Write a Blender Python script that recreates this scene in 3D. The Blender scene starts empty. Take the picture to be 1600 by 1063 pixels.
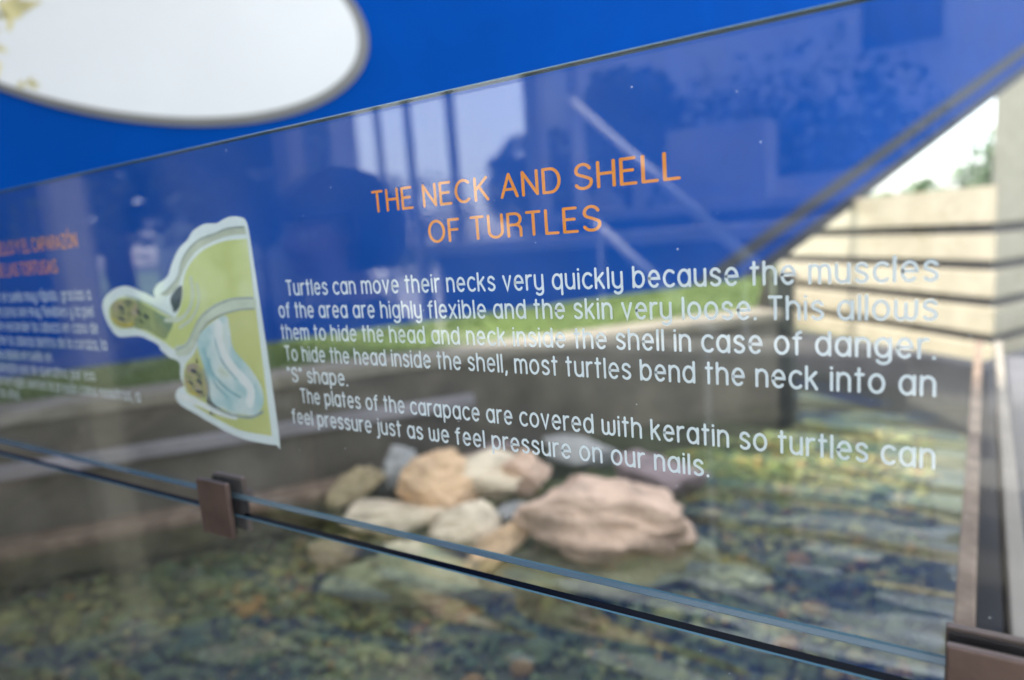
import bpy, bmesh, math, random
import numpy as np
from mathutils import Vector, Matrix, noise

# ------------------------------------------------------------------ camera
D, H = 0.5, 1.55                      # glass front face is the plane y = D; eye height
F, YAW, PITCH, ROLL = 1052.3, 0.57481, 0.15369, -0.07407
cy, sy, cp, sp = math.cos(YAW), math.sin(YAW), math.cos(PITCH), math.sin(PITCH)
fwd = Vector((-sy*cp, cy*cp, -sp))
r0 = Vector((cy, sy, 0)); u0 = r0.cross(fwd)
RI = math.cos(ROLL)*r0 + math.sin(ROLL)*u0
UP = -math.sin(ROLL)*r0 + math.cos(ROLL)*u0
EYE = Vector((0, 0, H))

scene = bpy.context.scene
COL = scene.collection
cd = bpy.data.cameras.new('camera'); cam = bpy.data.objects.new('camera', cd); COL.objects.link(cam)
M = Matrix((RI, UP, -fwd)).transposed().to_4x4(); M.translation = EYE
cam.matrix_world = M
cd.sensor_fit = 'HORIZONTAL'; cd.sensor_width = 36; cd.lens = F/1600*36
cd.clip_start = 0.02; cd.clip_end = 2000
cd.dof.use_dof = True; cd.dof.focus_distance = 0.585; cd.dof.aperture_fstop = 2.35
scene.camera = cam

# ------------------------------------------------------------------ light
SUN_EL, SUN_AZ = math.radians(60), math.radians(-150)   # azimuth measured clockwise from +y
w = bpy.data.worlds.new('World'); scene.world = w; w.use_nodes = True
nt = w.node_tree; bg = nt.nodes['Background']
sky = nt.nodes.new('ShaderNodeTexSky'); sky.sky_type = 'NISHITA'; sky.sun_disc = False
sky.sun_elevation = SUN_EL; sky.sun_rotation = SUN_AZ
sky.air_density = 1.0; sky.dust_density = 1.8; sky.ozone_density = 1.0
hs = nt.nodes.new('ShaderNodeHueSaturation'); hs.inputs['Saturation'].default_value = .5   # hazy white sky
nt.links.new(sky.outputs[0], hs.inputs['Color']); nt.links.new(hs.outputs[0], bg.inputs[0]); bg.inputs[1].default_value = 0.15
sd = bpy.data.lights.new('sun', 'SUN'); sd.energy = 2.2; sd.angle = math.radians(4); sd.color = (1, .95, .87)
sun = bpy.data.objects.new('sun', sd); COL.objects.link(sun)
sdir = Vector((math.sin(SUN_AZ)*math.cos(SUN_EL), math.cos(SUN_AZ)*math.cos(SUN_EL), math.sin(SUN_EL)))
sun.rotation_euler = sdir.to_track_quat('Z', 'Y').to_euler(); sun.location = (0, -6, 12)
vs = scene.view_settings; vs.view_transform = 'Standard'; vs.look = 'None'; vs.gamma = 1; vs.exposure = 2.42
scene.cycles.max_bounces = 10; scene.cycles.transparent_max_bounces = 24
scene.cycles.glossy_bounces = 5; scene.cycles.caustics_reflective = False; scene.cycles.caustics_refractive = False
scene.cycles.use_denoising = True

# ------------------------------------------------------------------ helpers
def ray(px, py):
    return RI*((px-800)/F) - UP*((py-531.5)/F) + fwd
def on_z(px, py, z):
    d = ray(px, py); return EYE + d*((z-H)/d.z)
def at_y(px, py, y):
    d = ray(px, py); return EYE + d*(y/d.y)
def at_r(px, py, r):                  # point at horizontal distance r
    d = ray(px, py); return EYE + d*(r/math.hypot(d.x, d.y))
def mir(p):                           # what the glass shows there stands here
    return Vector((p.x, 2*D-p.y, p.z))
def depth(p): return (p-EYE).dot(fwd)

def vdir(px):                                   # horizontal direction of a pixel column at the horizon
    d = ray(px, 340); d.z = 0; return d.normalized()
def mesh_obj(name, verts, faces, m, parent=None, smooth=False, mats=None, mi=None):
    me = bpy.data.meshes.new(name); me.from_pydata([tuple(v) for v in verts], [], faces)
    for mm in (mats or [m]): me.materials.append(mm)
    if mi: me.polygons.foreach_set('material_index', mi)
    if smooth: me.polygons.foreach_set('use_smooth', [True]*len(me.polygons))
    o = bpy.data.objects.new(name, me); COL.objects.link(o)
    if parent: o.parent = parent; o.matrix_parent_inverse = Matrix.Translation(-Vector(parent.location))
    return o
def bm_obj(name, bm, m, parent=None, smooth=False):
    me = bpy.data.meshes.new(name); bm.to_mesh(me); bm.free(); me.materials.append(m)
    if smooth: me.polygons.foreach_set('use_smooth', [True]*len(me.polygons))
    o = bpy.data.objects.new(name, me); COL.objects.link(o)
    if parent: o.parent = parent; o.matrix_parent_inverse = Matrix.Translation(-Vector(parent.location))
    return o
def empty(name, loc):
    o = bpy.data.objects.new(name, None); COL.objects.link(o); o.location = loc; o.empty_display_size = .05; return o
def tag(o, label=None, cat=None, group=None, kind=None):
    if label: o['label'] = label
    if cat: o['category'] = cat
    if group: o['group'] = group
    if kind: o['kind'] = kind
    return o
def box_bm(bm, p0, ex, ey, ez, bev=0):
    """box from corner p0 along three edge vectors"""
    p0 = Vector(p0); ex = Vector(ex); ey = Vector(ey); ez = Vector(ez)
    vs_ = [bm.verts.new(p0+a*ex+b*ey+c*ez) for c in (0, 1) for b in (0, 1) for a in (0, 1)]
    fs = [bm.faces.new([vs_[i] for i in f]) for f in ((0,2,3,1),(4,5,7,6),(0,1,5,4),(2,6,7,3),(0,4,6,2),(1,3,7,5))]
    bmesh.ops.recalc_face_normals(bm, faces=fs)
    if bev:
        es = list({e for f in fs for e in f.edges})
        bmesh.ops.bevel(bm, geom=es, offset=bev, segments=2, affect='EDGES', profile=.6)
def box(name, p0, ex, ey, ez, m, parent=None, bev=0):
    bm = bmesh.new(); box_bm(bm, p0, ex, ey, ez, bev); return bm_obj(name, bm, m, parent)
def tube_bm(bm, pts, rad, n=10):
    pts = [Vector(p) for p in pts]; rads = rad if isinstance(rad, (list, tuple)) else [rad]*len(pts); rings = []
    for i, p in enumerate(pts):
        t = (pts[min(i+1, len(pts)-1)]-pts[max(i-1, 0)]).normalized()
        a = t.orthogonal().normalized() if i == 0 else (prev - t*prev.dot(t)).normalized()
        prev = a; b = t.cross(a)
        rings.append([bm.verts.new(p+rads[i]*(math.cos(k*2*math.pi/n)*a+math.sin(k*2*math.pi/n)*b)) for k in range(n)])
    for r1, r2 in zip(rings, rings[1:]):
        for k in range(n): bm.faces.new((r1[k], r1[(k+1) % n], r2[(k+1) % n], r2[k]))
    bm.faces.new(rings[0][::-1]); bm.faces.new(rings[-1])

# ------------------------------------------------------------------ materials
def mat(name):
    m = bpy.data.materials.new(name); m.use_nodes = True; return m, m.node_tree, m.node_tree.nodes['Principled BSDF']
def simple(name, col, rough=.6, metal=0, spec=.5, var=.12, scale=8, bump=0, bscale=40):
    m, t, b = mat(name); n = t.nodes
    b.inputs['Roughness'].default_value = rough; b.inputs['Metallic'].default_value = metal
    b.inputs['Specular IOR Level'].default_value = spec
    tc = n.new('ShaderNodeTexCoord')
    if var:
        nz = n.new('ShaderNodeTexNoise'); nz.inputs['Scale'].default_value = scale; nz.inputs['Detail'].default_value = 5
        t.links.new(tc.outputs['Object'], nz.inputs['Vector'])
        cr = n.new('ShaderNodeValToRGB'); cr.color_ramp.elements[0].position = .3; cr.color_ramp.elements[1].position = .7
        cr.color_ramp.elements[0].color = (*[c*(1-var) for c in col], 1); cr.color_ramp.elements[1].color = (*[min(1, c*(1+var)) for c in col], 1)
        t.links.new(nz.outputs['Fac'], cr.inputs[0]); t.links.new(cr.outputs[0], b.inputs['Base Color'])
    else: b.inputs['Base Color'].default_value = (*col, 1)
    if bump:
        n2 = n.new('ShaderNodeTexNoise'); n2.inputs['Scale'].default_value = bscale; n2.inputs['Detail'].default_value = 6
        t.links.new(tc.outputs['Object'], n2.inputs['Vector'])
        bp = n.new('ShaderNodeBump'); bp.inputs['Strength'].default_value = bump; bp.inputs['Distance'].default_value = .02
        t.links.new(n2.outputs['Fac'], bp.inputs['Height']); t.links.new(bp.outputs[0], b.inputs['Normal'])
    return m
def ramp_mat(name, stops, scale=10, rough=.7, detail=6, bump=.4, bscale=25, island=False, bdist=.02):
    m, t, b = mat(name); n = t.nodes; b.inputs['Roughness'].default_value = rough
    tc = n.new('ShaderNodeTexCoord'); cr = n.new('ShaderNodeValToRGB'); el = cr.color_ramp.elements
    while len(el) < len(stops): el.new(.5)
    for e, (p, c) in zip(el, stops): e.position = p; e.color = (*c, 1)
    if island:
        g = n.new('ShaderNodeNewGeometry'); t.links.new(g.outputs['Random Per Island'], cr.inputs[0])
    else:
        nz = n.new('ShaderNodeTexNoise'); nz.inputs['Scale'].default_value = scale; nz.inputs['Detail'].default_value = detail
        t.links.new(tc.outputs['Object'], nz.inputs['Vector']); t.links.new(nz.outputs['Fac'], cr.inputs[0])
    t.links.new(cr.outputs[0], b.inputs['Base Color'])
    if bump:
        n2 = n.new('ShaderNodeTexNoise'); n2.inputs['Scale'].default_value = bscale; n2.inputs['Detail'].default_value = 8
        t.links.new(tc.outputs['Object'], n2.inputs['Vector'])
        bp = n.new('ShaderNodeBump'); bp.inputs['Strength'].default_value = bump; bp.inputs['Distance'].default_value = bdist
        t.links.new(n2.outputs['Fac'], bp.inputs['Height']); t.links.new(bp.outputs[0], b.inputs['Normal'])
    return m
def schlick_surface(name, tint, f0=.04, bump=None, rough=0, dust=False, power=5):
    """clear sheet: passes light straight on, mirrors more at a grazing angle"""
    m = bpy.data.materials.new(name); m.use_nodes = True; t = m.node_tree; n = t.nodes; n.clear()
    out = n.new('ShaderNodeOutputMaterial'); mix = n.new('ShaderNodeMixShader'); tr = n.new('ShaderNodeBsdfTransparent')
    gl = n.new('ShaderNodeBsdfGlossy'); gl.inputs['Roughness'].default_value = rough
    tr.inputs[0].default_value = (*tint, 1); lw = n.new('ShaderNodeLayerWeight'); lw.inputs['Blend'].default_value = .5
    pw = n.new('ShaderNodeMath'); pw.operation = 'POWER'; pw.inputs[1].default_value = power
    ma = n.new('ShaderNodeMath'); ma.operation = 'MULTIPLY_ADD'; ma.inputs[1].default_value = 1-f0; ma.inputs[2].default_value = f0
    t.links.new(lw.outputs['Facing'], pw.inputs[0]); t.links.new(pw.outputs[0], ma.inputs[0])
    t.links.new(ma.outputs[0], mix.inputs[0]); t.links.new(tr.outputs[0], mix.inputs[1]); t.links.new(gl.outputs[0], mix.inputs[2])
    last = mix.outputs[0]; tc = n.new('ShaderNodeTexCoord')
    if bump:
        sc, st, dist, stretch = bump
        mp = n.new('ShaderNodeMapping'); mp.inputs['Scale'].default_value = stretch
        t.links.new(tc.outputs['Object'], mp.inputs[0])
        nz = n.new('ShaderNodeTexNoise'); nz.inputs['Scale'].default_value = sc; nz.inputs['Detail'].default_value = .8
        t.links.new(mp.outputs[0], nz.inputs['Vector'])
        bp = n.new('ShaderNodeBump'); bp.inputs['Strength'].default_value = st; bp.inputs['Distance'].default_value = dist
        t.links.new(nz.outputs['Fac'], bp.inputs['Height']); t.links.new(bp.outputs[0], gl.inputs['Normal']); t.links.new(bp.outputs[0], lw.inputs['Normal'])
    if dust:
        vo = n.new('ShaderNodeTexVoronoi'); vo.inputs['Scale'].default_value = 130
        t.links.new(tc.outputs['Object'], vo.inputs['Vector'])
        lt = n.new('ShaderNodeMath'); lt.operation = 'LESS_THAN'; 
        sx = n.new('ShaderNodeSeparateColor'); t.links.new(vo.outputs['Color'], sx.inputs[0])
        th = n.new('ShaderNodeMath'); th.operation = 'SUBTRACT'; th.inputs[1].default_value = .90
        t.links.new(sx.outputs[0], th.inputs[0])
        sc2 = n.new('ShaderNodeMath'); sc2.operation = 'MULTIPLY'; sc2.inputs[1].default_value = .9
        t.links.new(th.outputs[0], sc2.inputs[0])
        t.links.new(vo.outputs['Distance'], lt.inputs[0]); t.links.new(sc2.outputs[0], lt.inputs[1])
        fac = n.new('ShaderNodeMath'); fac.operation = 'MULTIPLY_ADD'; fac.inputs[1].default_value = .6
        fz = n.new('ShaderNodeTexNoise'); fz.inputs['Scale'].default_value = 6; fz.inputs['Detail'].default_value = 8; t.links.new(tc.outputs['Object'], fz.inputs['Vector'])
        fr = n.new('ShaderNodeMapRange'); fr.inputs[1].default_value = .35; fr.inputs[2].default_value = .8; fr.inputs[3].default_value = .004; fr.inputs[4].default_value = .045
        t.links.new(fz.outputs['Fac'], fr.inputs[0]); t.links.new(fr.outputs[0], fac.inputs[2])
        t.links.new(lt.outputs[0], fac.inputs[0])
        df = n.new('ShaderNodeBsdfDiffuse'); df.inputs[0].default_value = (.75, .78, .8, 1)
        mx = n.new('ShaderNodeMixShader'); t.links.new(fac.outputs[0], mx.inputs[0]); t.links.new(last, mx.inputs[1]); t.links.new(df.outputs[0], mx.inputs[2])
        last = mx.outputs[0]
    t.links.new(last, out.inputs[0]); return m

GLASS = schlick_surface('clear_glass', (.895, .915, .905), .055, dust=True)
GLASS_B = schlick_surface('clear_glass_back', (.975, .98, .98), .055)
WATER = schlick_surface('pond_water', (.88, .95, .86), .045, bump=(2.4, .75, .10, (.7, 2.0, 1)), rough=.02, power=3.0)
EDGE = simple('glass_edge', (.05, .10, .12), .2, 0, .5, 0)
EDGE_DARK = simple('glass_edge_dark', (.001, .002, .004), .25, 0, .03, 0)
CHAMFER = simple('glass_chamfer', (.07, .16, .22), .35, 0, .2, 0)
BLUE = simple('blue_panel_paint', (.0003, .052, .285), .6, 0, .02, .06, 3)
TRIM = simple('dark_trim', (.042, .048, .066), .6, 0, .2, .1)
GREY = simple('grey_print', (.17, .165, .16), .6, 0, .3, .05)
WHITEPIC = simple('white_print', (.64, .64, .635), .5, 0, .3, .03, 1.5)
OLIVE_P = simple('olive_print', (.50, .44, .22), .6, 0, .2, .3, 9)
TEXTW = simple('white_vinyl', (.85, .92, .95), .5, 0, .3, 0)
TEXTO = simple('orange_vinyl', (.98, .33, .03), .5, 0, .3, 0)
TOUT = simple('pale_border_vinyl', (.86, .95, .95), .5, 0, .3, .03, 30)
TOL = ramp_mat('olive_vinyl', [(.3, (.60, .68, .22)), (.52, (.70, .78, .30)), (.72, (.80, .86, .54))], 9, .55, 3, 0)
TLOW = ramp_mat('yellow_olive_vinyl', [(.3, (.62, .66, .23)), (.7, (.74, .77, .33))], 9, .55, 3, 0)
TNECK = ramp_mat('neck_vinyl', [(.25, (.26, .54, .60)), (.42, (.50, .73, .75)), (.6, (.78, .88, .86)), (.8, (.56, .68, .42))], 22, .55, 4, 0)
THEAD = ramp_mat('head_vinyl', [(.34, (.08, .12, .10)), (.44, (.30, .33, .17)), (.53, (.50, .48, .20)), (.62, (.42, .33, .27)), (.74, (.5, .55, .42))], 55, .55, 3, 0)
TGREEN = ramp_mat('green_shade_vinyl', [(.3, (.16, .28, .20)), (.6, (.34, .40, .16)), (.8, (.5, .55, .3))], 30, .55, 4, 0)
TWHITE = simple('white_stroke_vinyl', (.90, .95, .93), .5, 0, .3, .06, 40)
TGREY = simple('grey_stroke_vinyl', (.38, .46, .44), .5, 0, .3, .15, 60)
TDARK = simple('dark_shade_vinyl', (.03, .06, .09), .5, 0, .3, .2, 60)
BRONZE = ramp_mat('bronze_metal', [(.3, (.10, .068, .056)), (.7, (.165, .112, .092))], 25, .34, 4, .05, 200); BRONZE.node_tree.nodes['Principled BSDF'].inputs['Metallic'].default_value = .55
RUBBER = simple('black_rubber', (.012, .010, .010), .7, 0, .3, .2)
GRASS = ramp_mat('grass_blades', [(0, (.09, .165, .03)), (.5, (.17, .26, .06)), (1, (.27, .34, .11))], island=True, rough=.6, bump=0)
LAWN = ramp_mat('lawn_soil', [(.3, (.09, .15, .03)), (.7, (.18, .24, .07))], 20, .9)
KERB = ramp_mat('cream_stone', [(.3, (.18, .155, .115)), (.7, (.25, .22, .165))], 12, .8)
PONDWALL = ramp_mat('pond_wall_render', [(.25, (.05, .043, .030)), (.5, (.105, .088, .062)), (.75, (.17, .145, .105))], 4, .8, 7)
TIMBER = ramp_mat('weathered_timber', [(.25, (.12, .072, .045)), (.5, (.22, .15, .10)), (.75, (.34, .25, .17))], 14, .75)
BEIGE = ramp_mat('beige_limestone', [(.3, (.38, .335, .24)), (.7, (.47, .415, .31))], 5, .8, 6, .12, 60)
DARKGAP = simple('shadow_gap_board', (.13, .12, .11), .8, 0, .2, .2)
FLOOR = ramp_mat('pond_floor_silt', [(.3, (.07, .08, .05)), (.7, (.15, .14, .085))], 6, .95)
PEB = ramp_mat('pebble_mix', [(0, (.07, .085, .055)), (.22, (.13, .135, .085)), (.42, (.19, .18, .105)), (.58, (.24, .20, .10)), (.72, (.11, .13, .10)), (.84, (.25, .22, .16)), (.95, (.26, .12, .05)), (1, (.32, .30, .24))], island=True, rough=.75, bump=0)
PAVE = ramp_mat('paving_stone', [(.3, (.10, .09, .075)), (.7, (.15, .135, .115))], 4, .85)
BOUNCE = ramp_mat('pale_bounce_stone', [(.3, (.48, .45, .40)), (.7, (.58, .55, .49))], 1.5, .85)
CONC = ramp_mat('mauve_grey_concrete', [(.3, (.47, .45, .425)), (.7, (.60, .575, .54))], 2.5, .85)
TANPOST = simple('tan_stone', (.50, .42, .30), .8, 0, .3, .12, 6)
GREYPOST = simple('light_grey_metal', (.45, .46, .48), .5, .2, .5, .08)
STEEL = simple('white_painted_rail', (.85, .85, .83), .4, 0, .5, .03)
LEAF = ramp_mat('tree_leaves', [(0, (.025, .055, .02)), (.5, (.05, .10, .03)), (1, (.11, .17, .05))], island=True, rough=.55, bump=0)
BARK = ramp_mat('bark', [(.3, (.05, .035, .025)), (.7, (.13, .10, .075))], 14, .9)
GROUND = ramp_mat('rough_ground', [(.3, (.035, .05, .02)), (.7, (.075, .085, .04))], 2, .95)
PLASTER = ramp_mat('pale_plaster', [(.3, (.62, .60, .585)), (.7, (.74, .72, .70))], 1.2, .85)
GLASSDK = simple('dark_window_glass', (.015, .02, .03), .08, 0, .5, 0)

def drifts(m, lo, hi, scale):
    t = m.node_tree; n = t.nodes; b = n['Principled BSDF']; src = b.inputs['Base Color'].links[0].from_socket
    tc = n.new('ShaderNodeTexCoord'); nz = n.new('ShaderNodeTexNoise'); nz.inputs['Scale'].default_value = scale; nz.inputs['Detail'].default_value = 4
    cr = n.new('ShaderNodeValToRGB'); cr.color_ramp.elements[0].position = .38; cr.color_ramp.elements[1].position = .64
    cr.color_ramp.elements[0].color = (*lo, 1); cr.color_ramp.elements[1].color = (*hi, 1)
    mx = n.new('ShaderNodeMix'); mx.data_type = 'RGBA'; mx.blend_type = 'MULTIPLY'; mx.inputs[0].default_value = 1
    t.links.new(tc.outputs['Object'], nz.inputs['Vector']); t.links.new(nz.outputs['Fac'], cr.inputs[0])
    t.links.new(src, mx.inputs['A']); t.links.new(cr.outputs[0], mx.inputs['B']); t.links.new(mx.outputs['Result'], b.inputs['Base Color'])
drifts(GRASS, (.40, .42, .36), (.85, .78, .75), 2.2)
drifts(PEB, (.60, .76, .56), (1.75, 1.6, .98), 2.6)

# ------------------------------------------------------------------ stroke lettering
def arc(x, y, rx, ry, a0, a1, n=None):
    n = n or max(4, int(abs(a1-a0)/12))
    return [(x+rx*math.cos(math.radians(a0+(a1-a0)*i/n)), y+ry*math.sin(math.radians(a0+(a1-a0)*i/n))) for i in range(n+1)]
C_ = 1.30                                       # cap height on the centre line; x-height = 1
def bowl(x, r=.36): return arc(x, .5, r, .5, 90, 450, 30)
GL = {}
def g(ch, wd, *s): GL[ch] = (wd, s)
g('a', .72, bowl(.36), [(.72, 1), (.72, 0)])
g('b', .72, [(0, C_), (0, 0)], bowl(.36))
g('c', .62, arc(.38, .5, .38, .5, 48, 312))
g('d', .72, bowl(.36), [(.72, C_), (.72, 0)])
g('e', .70, [(.03, .52), (.70, .52)]+arc(.36, .5, .34, .5, 5, 312)[0:])
g('f', .40, [(.14, 0), (.14, 1.05)]+arc(.40, 1.05, .26, .25, 180, 95), [(-.02, .95), (.36, .95)])
g('g', .72, bowl(.36), [(.72, 1), (.72, -.10)]+arc(.38, -.10, .34, .30, 0, -150))
g('h', .66, [(0, C_), (0, 0)], [(0, .62)]+arc(.33, .62, .33, .38, 180, 0)+[(.66, 0)])
g('i', .0, [(0, 1), (0, 0)], [(0, C_), (0, C_-.01)])
g('j', .12, [(.12, 1), (.12, -.15)]+arc(-.10, -.15, .22, .24, 0, -100), [(.12, C_), (.12, C_-.01)])
g('k', .58, [(0, C_), (0, 0)], [(.54, .98), (0, .42)], [(.20, .62), (.58, 0)])
g('l', .0, [(0, C_), (0, 0)])
g('m', 1.06, [(0, 1), (0, 0)], [(0, .66)]+arc(.265, .66, .265, .34, 180, 0)+[(.53, 0)], [(.53, .66)]+arc(.795, .66, .265, .34, 180, 0)+[(1.06, 0)])
g('n', .64, [(0, 1), (0, 0)], [(0, .62)]+arc(.32, .62, .32, .38, 180, 0)+[(.64, 0)])
g('o', .74, arc(.37, .5, .37, .5, 90, 450, 30))
g('p', .72, [(0, 1), (0, -.38)], bowl(.36))
g('q', .72, bowl(.36), [(.72, 1), (.72, -.38)])
g('r', .36, [(0, 1), (0, 0)], [(0, .62)]+arc(.34, .62, .34, .38, 180, 80))
sp_s = [(.55, .83)]+arc(.29, .75, .255, .25, 35, 200)+[(.12, .60), (.30, .52), (.46, .43)]+arc(.29, .25, .28, .25, 20, -150)
g('s', .57, sp_s)
g('t', .38, [(.16, C_), (.16, 0)], [(0, .98), (.38, .98)])
g('u', .64, [(0, 1), (0, .38)]+arc(.32, .38, .32, .38, 180, 360), [(.64, 1), (.64, 0)])
g('v', .62, [(0, 1), (.31, 0), (.62, 1)])
g('w', .98, [(0, 1), (0, .30)]+arc(.245, .30, .245, .30, 180, 360)+[(.49, .85)], [(.49, .30)]+arc(.735, .30, .245, .30, 180, 360)+[(.98, 1)])
g('x', .62, [(0, 1), (.62, 0)], [(.62, 1), (0, 0)])
g('y', .64, [(0, 1), (0, .38)]+arc(.32, .38, .32, .38, 180, 360), [(.64, 1), (.64, -.10)]+arc(.34, -.10, .30, .29, 0, -140))
g('z', .56, [(0, 1), (.56, 1), (0, 0), (.56, 0)])
g('.', .0, [(0, .02), (0, 0)])
g(',', .08, [(.08, .03), (0, -.22)])
g('"', .20, [(0, C_), (0, C_-.22)], [(.20, C_), (.20, C_-.22)])
K = C_
g('T', .66, [(0, K), (.66, K)], [(.33, K), (.33, 0)])
g('H', .72, [(0, K), (0, 0)], [(.72, K), (.72, 0)], [(0, K*.53), (.72, K*.53)])
g('E', .62, [(.58, K), (0, K)], [(0, K), (0, 0)], [(0, 0), (.62, 0)], [(0, K*.53), (.5, K*.53)])
g('N', .74, [(0, 0), (0, K)], [(0, K), (.74, 0)], [(.74, 0), (.74, K)])
g('C', .82, arc(.46, K/2, .46, K/2, 50, 310))
g('K', .70, [(0, K), (0, 0)], [(.66, K), (.02, K*.47)], [(.22, K*.62), (.70, 0)])
g('A', .84, [(0, 0), (.42, K)], [(.42, K), (.84, 0)], [(.13, K*.33), (.71, K*.33)])
g('D', .80, [(0, 0), (0, K)], [(0, K), (.30, K)]+arc(.36, K/2, .44, K/2, 90, -90)+[(0, 0)])
S_ = [(.70, K*.82)]+arc(.38, K*.745, .33, K*.255, 35, 205)+[(.16, K*.58), (.38, K*.51), (.60, K*.43)]+arc(.38, K*.26, .38, K*.26, 25, -155)
g('S', .76, S_)
g('L', .58, [(0, K), (0, 0)], [(0, 0), (.58, 0)])
g('O', .92, arc(.46, K/2, .46, K/2, 90, 450, 36))
g('F', .58, [(.58, K), (0, K)], [(0, K), (0, 0)], [(0, K*.52), (.50, K*.52)])
g('U', .76, [(0, K), (0, .38)]+arc(.38, .38, .38, .38, 180, 360)+[(.76, K)])
g('R', .70, [(0, 0), (0, K)], [(0, K), (.38, K)]+arc(.38, K*.75, .30, K*.25, 90, -90)+[(0, K*.5)], [(.30, K*.5)]+arc(.38, K*.5-.26, .30, .26, 90, 0)+[(.68, 0)])
g('P', .70, [(0, 0), (0, K)], [(0, K), (.38, K)]+arc(.38, K*.74, .32, K*.26, 90, -90)+[(0, K*.48)])
g('G', .86, arc(.46, K/2, .46, K/2, 50, 330)+[(.86, K*.5), (.5, K*.5)])
g('Y', .76, [(0, K), (.38, K*.5)], [(.76, K), (.38, K*.5)], [(.38, K*.5), (.38, 0)])
g('Z', .70, [(0, K), (.70, K)], [(.70, K), (0, 0)], [(0, 0), (.70, 0)])
for base, acc in (('a', 'á'), ('o', 'ó'), ('u', 'ú')):
    GL[acc] = (GL[base][0], GL[base][1]+([(.30, 1.25), (.48, 1.48)],))
GL['Ó'] = (GL['O'][0], GL['O'][1]+([(.38, 1.55), (.56, 1.78)],))
GL['ñ'] = (GL['n'][0], GL['n'][1]+([(.1, 1.28), (.25, 1.34), (.4, 1.28), (.56, 1.34)],))

def ribbon(V, Fc, pts, hw, y, tf):
    """flat rounded stroke; pts in layout units, tf maps to x,z"""
    P = [Vector(p) for p in pts]; q = [P[0]]
    for p in P[1:]:
        if (p-q[-1]).length > 1e-6: q.append(p)
    if len(q) == 1: q.append(q[0]+Vector((0, .001)))
    closed = (q[0]-q[-1]).length < 1e-4 and len(q) > 3
    n = len(q); L = []; R = []
    for i in range(n):
        if closed: a = q[(i-1) % (n-1)]; b = q[(i+1) % (n-1)]
        else: a = q[max(i-1, 0)]; b = q[min(i+1, n-1)]
        d0 = (q[i]-a) if (q[i]-a).length > 1e-6 else (b-q[i]); d1 = (b-q[i]) if (b-q[i]).length > 1e-6 else d0
        d0.normalize(); d1.normalize(); t = d0+d1
        t = t.normalized() if t.length > 1e-6 else d1
        nrm = Vector((-t.y, t.x)); k = max(.45, nrm.dot(Vector((-d1.y, d1.x)))); o = nrm*hw/k
        L.append(q[i]+o); R.append(q[i]-o)
    s = len(V)
    for l, r in zip(L, R): V.append((*tf(l), y)); V.append((*tf(r), y))
    for i in range(n-1): Fc.append((s+2*i, s+2*i+1, s+2*i+3, s+2*i+2))
    if not closed:
        for end, c, ref in ((0, q[0], q[0]-q[1]), (n-1, q[-1], q[-1]-q[-2])):
            a0 = math.atan2(ref.y, ref.x); s2 = len(V); m = 8
            for k in range(m+1):
                a = a0-math.pi/2+math.pi*k/m; V.append((*tf(c+hw*Vector((math.cos(a), math.sin(a)))), y))
            Fc.append(tuple(range(s2, s2+m+1)))

def layout_width(txt, gap, space):
    x = 0
    for i, ch in enumerate(txt):
        if ch == ' ': x += space-gap; continue
        x += GL[ch][0]+gap
    return x-gap
def text_line(name, txt, u0_, u1_, v, xh, m, parent, gap=.36, space=.86, hw=.092, anchor='both', lift=.0006):
    """u,v on the glass in units of D; xh = centre-line height of a lower-case letter in metres"""
    gap_ = gap; wd = layout_width(txt, gap_, space)
    if anchor == 'both': sx = (u1_-u0_)*DT/(wd+2*hw)
    else: sx = xh*.98
    x0 = u0_*DT+hw*sx if anchor == 'both' else u1_*DT-(wd+hw)*sx
    z0 = H+v*DT+hw*xh
    V = []; Fc = []; x = 0; k = 0
    for ch in txt:
        if ch == ' ': x += space-gap_; continue
        wdt, st = GL[ch]
        for j, s in enumerate(st):
            ribbon(V, Fc, [(x+a, b) for a, b in s], hw, DT+.0012-lift-.00004*(j % 4), lambda p: (x0+p.x*sx, z0+p.y*xh))
        x += wdt+gap_
    o = mesh_obj(name, [(a, c, b) for a, b, c in V], Fc, m, parent)
    return o, sx/xh

# ------------------------------------------------------------------ the glass
def glass_pane(name, x0, x1, z0, z1, T=.012, ch=.0011):
    bm = bmesh.new(); bmesh_box = box_bm(bm, (x0, D, z0), (x1-x0, 0, 0), (0, T, 0), (0, 0, z1-z0))
    bmesh.ops.bevel(bm, geom=bm.edges[:], offset=ch, segments=1, affect='EDGES')
    me = bpy.data.meshes.new(name)
    for f in bm.faces:
        n_ = f.normal
        if n_.y < -.99: f.material_index = 0
        elif n_.y > .99: f.material_index = 1
        elif abs(n_.z) > .99 or abs(n_.x) > .99: f.material_index = 2
        else: f.material_index = 3
    bm.to_mesh(me); bm.free()
    for m in (GLASS, GLASS_B, EDGE, CHAMFER): me.materials.append(m)
    o = bpy.data.objects.new(name, me); COL.objects.link(o); return o
ZS = H-.6224*D; ZT = H+.2625*D
upper = glass_pane('glass_sign', -2.6, 1.1, ZS, ZT)
tag(upper, 'upper clear glass panel printed with white lettering, orange headings and a turtle picture', 'glass sign')
lower = glass_pane('glass_barrier', -2.6, 1.1, .36, H-.668*D)
lower.data.materials[2] = EDGE_DARK
tag(lower, 'lower plain glass panel with dark top edge, below the bronze clamps', 'glass barrier')

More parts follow.
